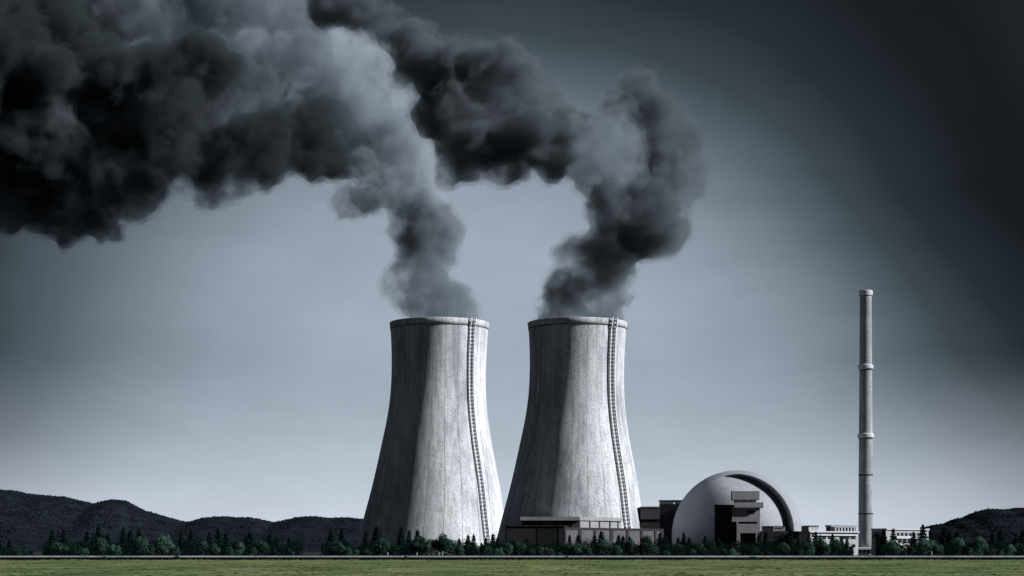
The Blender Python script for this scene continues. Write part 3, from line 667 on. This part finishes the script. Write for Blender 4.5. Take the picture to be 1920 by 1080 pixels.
def plant(lst, kind):
    counts = {}
    for e in lst: counts[zone(e[0])] = counts.get(zone(e[0]), 0) + 1
    seen = {}
    for i, e in enumerate(sorted(lst)):
        px, py = e[0], e[1]; zn = zone(px); seen[zn] = seen.get(zn, 0) + 1
        D = rt.uniform(665, 730) if kind == 'conifer' else rt.uniform(612, 655)
        H = Z(py, D) * (1.015 if kind == 'conifer' else 1.03)
        big = 'tall' if H > (9.4 if kind == 'conifer' else 5.2) else 'small'
        what = f'{big} dark pointed conifer' if kind == 'conifer' else f'{big} round green leafy tree'
        lab = (f'{ORD[seen[zn]-1]} dark conifer from left {zn[2]}' if kind == 'conifer' else f'{ORD[seen[zn]-1]} round leafy tree from left {zn[2]}') if counts[zn] > 1 else f'only {what} {zn[2]}'
        t_ = empty('conifer' if kind == 'conifer' else 'broadleaf_tree', (X(px, D), D, 0), lab, 'tree', 'conifers in the tree line' if kind == 'conifer' else 'round trees in the tree line')
        if kind == 'conifer':
            wd_ = rt.uniform(1.15, 1.6); wd_ *= 1.15 if H < 8 else 1
            c_ = obj('crown', CON[rt.randrange(7)], None, t_); k_ = obj('trunk', CT, None, t_)
            for q in (c_, k_): q.scale = (H * wd_, H * wd_, H); q.rotation_euler.z = 0
            c_.rotation_euler.z = rt.uniform(0, 6.28)
        else:
            rad = e[2] * D / F * 2.25
            c_ = obj('crown', (RND if rt.random() < .62 else RND2)[rt.randrange(8)], None, t_); k_ = obj('trunk', RT[rt.randrange(2)], None, t_)
            for q in (c_, k_): q.scale = (rad, rad, H)
            c_.rotation_euler.z = rt.uniform(0, 6.28)
plant(conifers, 'conifer'); plant(rounds, 'round')

# dark undergrowth between the trunks
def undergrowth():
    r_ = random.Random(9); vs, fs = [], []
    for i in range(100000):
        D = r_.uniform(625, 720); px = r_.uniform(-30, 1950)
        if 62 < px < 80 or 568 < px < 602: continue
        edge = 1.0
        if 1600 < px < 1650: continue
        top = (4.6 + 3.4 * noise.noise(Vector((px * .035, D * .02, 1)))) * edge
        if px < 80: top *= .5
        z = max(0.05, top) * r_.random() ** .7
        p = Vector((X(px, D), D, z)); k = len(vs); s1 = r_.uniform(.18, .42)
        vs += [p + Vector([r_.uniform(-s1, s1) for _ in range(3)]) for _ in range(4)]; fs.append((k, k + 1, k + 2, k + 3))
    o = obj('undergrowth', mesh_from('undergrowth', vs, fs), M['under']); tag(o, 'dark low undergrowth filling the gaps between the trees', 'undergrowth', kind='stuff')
undergrowth()

# weeds and shrubs against the wall
def weeds():
    r_ = random.Random(31); vs, fs = [], []
    for i in range(5200):
        x = r_.uniform(-150, 150); y = r_.uniform(466.5, 469.5)
        if noise.noise(Vector((x * .09, 0, 5))) + r_.random() * .6 < .2: continue
        h = r_.uniform(.1, .34); k = len(vs); a = r_.uniform(-.8, .8); wd = r_.uniform(.05, .16); dx, dy = math.cos(a) * wd, math.sin(a) * wd
        vs += [(x - dx, y - dy, 0), (x + dx, y + dy, 0), (x + r_.uniform(-.15, .15), y, h)]; fs.append((k, k + 1, k + 2))
    tag(obj('weeds', mesh_from('weeds', vs, fs), M['grass']), 'rough weeds growing along the foot of the low wall', 'weeds', kind='stuff')
weeds()
for px, wpx, h_, lab in ((195, 14, 1.0, 'small dark shrub against the low wall below the rounded left hilltop'), (330, 22, 1.15, 'dark shrub against the low wall, leftmost wide one, below the hill slope'), (760, 12, 1.15, 'small dark shrub against the low wall before the left tower'),
        (1063, 13, 1.15, 'small dark shrub against the low wall before the hall'), (1412, 34, .95, 'wide flat dark shrub against the low wall before the dome annex')):
    sh_ = obj('shrub', RND2[int(px) % 8], None, None, (X(px, 468), 468.3, -.12)); w_ = wpx * 468 / F; sh_.scale = (w_, 1.1, h_ * 1.1); tag(sh_, lab, 'shrub', 'shrubs against the low wall')

# small pale marker posts behind the wall
for px, h_, lab in ((727, 1.0, 'small pale marker post behind the wall, before the left tower shaded side'), (782, 1.0, 'small pale marker post behind the wall, below the left tower middle'),
        (823, 1.1, 'left one of two close pale marker posts below the sunlit tower side'), (830, 1.3, 'right one of two close pale marker posts below the sunlit tower side'),
        (1747, 1.3, 'small pale marker post behind the wall near the right-hand hill foot')):
    p_ = obj('marker_post', join_bm(box_bm(-.10, .10, -.10, .10, 0, .85 + h_, .02), box_bm(-.14, .14, -.14, .14, .85 + h_, .98 + h_, .02)), M['metal'], None, (X(px, 474), 474, 0)); tag(p_, lab, 'post', 'marker posts')

# ------------------------------------------------------------------ smoke
def smoke_material(name, scol, dens, surf, scat, lo=.34, aniso=0.15):
    m = bpy.data.materials.new(name); m.use_nodes = True; t = NT(m.node_tree); t.n.clear()
    vol = t.node('ShaderNodeVolumePrincipled'); vol.inputs['Color'].default_value = (*scat, 1); vol.inputs['Density'].default_value = dens; vol.inputs['Anisotropy'].default_value = aniso
    vol.inputs['Absorption Color'].default_value = (0, 0, 0, 1)
    tcn = t.node('ShaderNodeTexCoord'); nz = t.noise(tcn.outputs['Object'], 0.045, 4, 0.6)
    fac = t.ramp(nz, [(0.40, (surf[0],) * 3), (0.60, (surf[1],) * 3)])
    nd = t.noise(tcn.outputs['Object'], 0.036, 4, 0.55)
    t.put(vol.inputs['Density'], t.math('MULTIPLY', t.ramp(nd, [(lo, (0.05,) * 3), (lo + .18, (1, 1, 1)), (1.0, (1.3,) * 3)]), dens))
    tr = t.node('ShaderNodeBsdfTransparent'); df = t.node('ShaderNodeBsdfDiffuse'); df.inputs[0].default_value = (*scol, 1)
    mx = t.node('ShaderNodeMixShader'); t.put(mx.inputs[0], fac); t.l.new(tr.outputs[0], mx.inputs[1]); t.l.new(df.outputs[0], mx.inputs[2])
    o = t.node('ShaderNodeOutputMaterial'); t.l.new(mx.outputs[0], o.inputs[0]); t.l.new(vol.outputs[0], o.inputs['Volume'])
    return m
M['blacksmoke'] = smoke_material('black_smoke', (0.012, 0.016, 0.018), 0.11, (.01, .05), (0.085, 0.11, 0.125), lo=.36)  # lit and shaded zones of the plumes are put into separate smoke colours
M['shaded_smoke'] = smoke_material('dark_smoke', (0.012, 0.016, 0.018), 0.15, (.01, .05), (0.215, 0.26, 0.30))
M['greysmoke'] = smoke_material('grey_smoke', (0.06, 0.07, 0.08), 0.07, (.01, .05), (0.42, 0.49, 0.57), lo=.38)
M['midsmoke'] = smoke_material('mid_smoke', (0.04, 0.045, 0.05), 0.075, (.01, .05), (0.30, 0.36, 0.42), lo=.38)
M['murk'] = smoke_material('murky_smoke', (0.03, 0.035, 0.04), 0.11, (.01, .05), (0.21, 0.255, 0.295), lo=.38)
M['lit_smoke'] = smoke_material('pale_lit_smoke', (0.25, 0.28, 0.31), 0.05, (.01, .05), (0.62, 0.70, 0.79), lo=.40)

def wisp_material(name, dens, scat):
    m = bpy.data.materials.new(name); m.use_nodes = True; t = NT(m.node_tree); t.n.clear()
    vol = t.node('ShaderNodeVolumePrincipled'); vol.inputs['Color'].default_value = (*scat, 1); vol.inputs['Absorption Color'].default_value = (0, 0, 0, 1)
    tcn = t.node('ShaderNodeTexCoord'); nd = t.noise(tcn.outputs['Object'], 0.14, 4, 0.65)
    t.put(vol.inputs['Density'], t.math('MULTIPLY', t.ramp(nd, [(.44, (0, 0, 0)), (.58, (1, 1, 1))]), dens))
    o = t.node('ShaderNodeOutputMaterial'); t.l.new(vol.outputs[0], o.inputs['Volume']); return m
WISP = {'mid_smoke': wisp_material('mid_wisps', .035, (0.30, 0.36, 0.42)), 'dark_smoke': wisp_material('dark_wisps', .05, (0.215, 0.26, 0.30)), 'murky_smoke': wisp_material('murky_wisps', .04, (0.21, 0.255, 0.295)), 'grey_smoke': wisp_material('grey_wisps', .03, (0.42, 0.49, 0.57)),
        'pale_lit_smoke': wisp_material('pale_wisps', .025, (0.62, 0.70, 0.79)), 'black_smoke': wisp_material('black_wisps', .05, (0.085, 0.11, 0.125))}
def billow(name, blobs, D, mat, parent, seed, vox=1.5, amp=1.0, extra=14, fine=1.0):
    """blobs (px, py, r px, depth offset m): a lumpy closed surface grown over overlapping puffs"""
    r_ = random.Random(seed); bm = bmesh.new()
    for (px, py, r, dz) in blobs:
        c = P(px, py, D) + Vector((0, dz, 0)); rad = r * D / F
        geo = bmesh.ops.create_icosphere(bm, subdivisions=3, radius=rad * .86)
        for v_ in geo['verts']: v_.co = v_.co + c
        for k in range(extra):
            d = Vector((r_.gauss(0, 1), r_.gauss(0, 1), r_.gauss(0, 1))).normalized(); rr2 = rad * r_.uniform(.22, .42)
            g2 = bmesh.ops.create_icosphere(bm, subdivisions=2, radius=rr2)
            cc = c + d * (rad * .98 - rr2 * .8)
            for v_ in g2['verts']: v_.co = v_.co + cc
    o = obj(name, bm, None, None)
    def remesh(o, size):
        md = o.modifiers.new('r', 'REMESH'); md.mode = 'VOXEL'; md.voxel_size = size; md.use_smooth_shade = True
        dg = bpy.context.evaluated_depsgraph_get(); me = bpy.data.meshes.new_from_object(o.evaluated_get(dg)); o.modifiers.clear(); old = o.data; o.data = me; bpy.data.meshes.remove(old)
    remesh(o, vox * 1.2)
    me = o.data; n = len(me.vertices); co = np.empty(n * 3); no = np.empty(n * 3); me.vertices.foreach_get('co', co); me.vertices.foreach_get('normal', no)
    co = co.reshape(-1, 3); no = no.reshape(-1, 3); out = np.empty_like(co); sd = Vector((seed * 7.3, seed * 3.1, 0))
    for i in range(n):
        p = Vector(co[i]) + sd
        a = noise.noise(p / 26) * 11.0 + (.35 - abs(noise.noise(p / 12))) * 9.0 + (.3 - abs(noise.noise(p / 6.0))) * 6.5 * fine + (.3 - abs(noise.noise(p / 3.0))) * 3.0 * fine
        out[i] = co[i] + no[i] * a * amp
    keep = me.copy(); swell = out + no * 1.7
    me.vertices.foreach_set('co', (out - no * 1.0).ravel()); me.update()
    remesh(o, vox)
    o.data.materials.clear(); o.data.materials.append(mat); o.name = name
    o.parent = parent; o.matrix_parent_inverse = __import__('mathutils').Matrix.Translation(-parent.location)
    keep.vertices.foreach_set('co', swell.ravel()); keep.update()
    q = obj('wisps', keep, None, None); remesh(q, vox * 1.3); q.data.materials.clear(); q.data.materials.append(WISP[mat.name]); q.parent = parent; q.matrix_parent_inverse = o.matrix_parent_inverse
    return o
DL, DR = 1062, 923
pl = empty('smoke_plume', (X(820, DL), DL, 110), 'smoke plume from the left tower, swelling into a vast dark bank at upper left', 'smoke plume', 'plumes of the cooling towers')
billow('column', [(835, 600, 40, 0), (800, 600, 40, 0), (822, 572, 58, 0), (795, 530, 66, 0), (792, 482, 56, 0), (803, 440, 50, 0), (795, 405, 44, 2)], DL, M['midsmoke'], pl, 1)
billow('grey_smoke', [(790, 430, 44, 8), (775, 385, 50, 4), (765, 340, 50, 0), (740, 300, 46, 0), (720, 350, 34, 0), (680, 375, 24, 2), (690, 200, 50, 0), (740, 220, 34, 0), (640, 170, 50, 0), (560, 200, 50, 0), (500, 120, 50, 0), (600, 90, 46, 0)], DL, M['greysmoke'], pl, 10)
billow('pale_lit_smoke', [(795, 400, 52, 5), (775, 350, 62, 8), (760, 300, 60, 10), (725, 240, 70, 15), (700, 170, 75, 18), (650, 110, 85, 22), (590, 50, 90, 25), (520, 20, 80, 25), (560, 130, 85, 28), (520, 220, 85, 30), (460, 90, 80, 30), (620, 200, 80, 26), (690, 370, 26, 6), (655, 375, 20, 6), (430, 230, 80, 34), (330, 120, 90, 40), (220, 60, 90, 40), (330, 250, 80, 40), (560, -40, 90, 25), (430, -30, 80, 25)], DL, M['lit_smoke'], pl, 2, vox=1.7)
billow('dark_smoke', [(655, 300, 55, -25), (610, 260, 60, -22), (590, 320, 48, -25), (520, 305, 58, -28), (450, 315, 62, -28), (380, 310, 75, -30), (300, 320, 82, -30), (210, 330, 95, -30), (110, 320, 105, -30), (10, 300, 105, -30), (-80, 280, 100, -30),
    (180, 428, 44, -28), (110, 420, 44, -28), (150, 452, 32, -28), (210, 455, 30, -28), (55, 402, 42, -28), (20, 385, 50, -28), (400, 375, 28, -26), (340, 370, 30, -26), (270, 395, 28, -26), (690, 330, 24, -24)], DL, M['blacksmoke'], pl, 3, vox=1.7)
billow('dark_smoke', [(400, 145, 70, -22), (340, 190, 75, -25), (250, 215, 80, -28), (140, 215, 100, -30), (40, 180, 110, -32), (-60, 150, 110, -32), (470, 150, 52, -18), (420, 200, 55, -22), (30, 60, 100, -30), (130, 60, 80, -26), (230, 40, 60, -20), (320, 45, 48, -16), (320, 45, 40, -18)], DL, M['murk'], pl, 4, vox=1.7)

billow('dark_smoke', [(-60, 20, 110, -50), (60, 120, 90, -55), (-20, 200, 110, -55), (20, 30, 90, -50), (130, 190, 75, -50), (140, 80, 60, -45), (220, 130, 50, -45), (240, 200, 60, -46), (330, 175, 60, -42), (400, 130, 55, -40), (330, 240, 55, -44), (440, 160, 36, -34), (260, 40, 34, -36), (150, 20, 40, -40), (370, 90, 36, -34), (100, 290, 70, -50)], DL, M['blacksmoke'], pl, 9, vox=1.7, fine=.6)

pr = empty('smoke_plume', (X(1085, DR), DR, 110), 'dark smoke plume from the right tower, leaning right then curling back left over it', 'smoke plume', 'plumes of the cooling towers')
billow('column', [(1050, 602, 40, 0), (1112, 602, 42, 0), (1085, 580, 58, 0), (1062, 555, 50, 0), (1125, 550, 68, 0), (1150, 505, 62, 0), (1105, 480, 56, 0), (1155, 455, 68, 0), (1195, 420, 76, 0), (1140, 400, 54, 0), (1220, 390, 66, 0), (1238, 350, 66, 0), (1245, 300, 62, 0), (1250, 260, 56, 0), (1228, 225, 50, 0), (1190, 200, 44, 5), (1160, 190, 36, 5)], DR, M['murk'], pr, 5)
billow('dark_smoke', [(1235, 225, 34, -14), (1250, 260, 38, -16), (1258, 300, 36, -16), (1252, 345, 42, -16), (1228, 385, 42, -18), (1205, 430, 42, -16), (1195, 190, 26, -10), (1215, 205, 28, -12)], DR, M['shaded_smoke'], pr, 6)
billow('pale_lit_smoke', [(1150, 255, 52, -18), (1125, 305, 50, -18), (1160, 350, 42, -20), (1175, 290, 44, -20), (1100, 265, 44, -14), (1115, 345, 32, -10), (1150, 410, 36, -18), (1140, 205, 34, -8)], DR, M['greysmoke'], pr, 7)
billow('dark_smoke', [(1060, 235, 50, -8), (1010, 260, 68, -10), (950, 255, 75, -10), (890, 250, 78, -10), (850, 200, 75, -8), (1035, 290, 46, -10), (1030, 180, 34, -8), (960, 180, 58, -8), (900, 150, 60, -6), (840, 140, 58, -4), (790, 130, 52, 0), (850, 300, 50, -8), (855, 335, 26, -8), (960, 310, 40, -10), (760, 70, 50, 4), (710, 40, 55, 8), (670, 10, 55, 10), (640, -20, 60, 12), (1090, 215, 20, -8)], DR, M['shaded_smoke'], pr, 8)
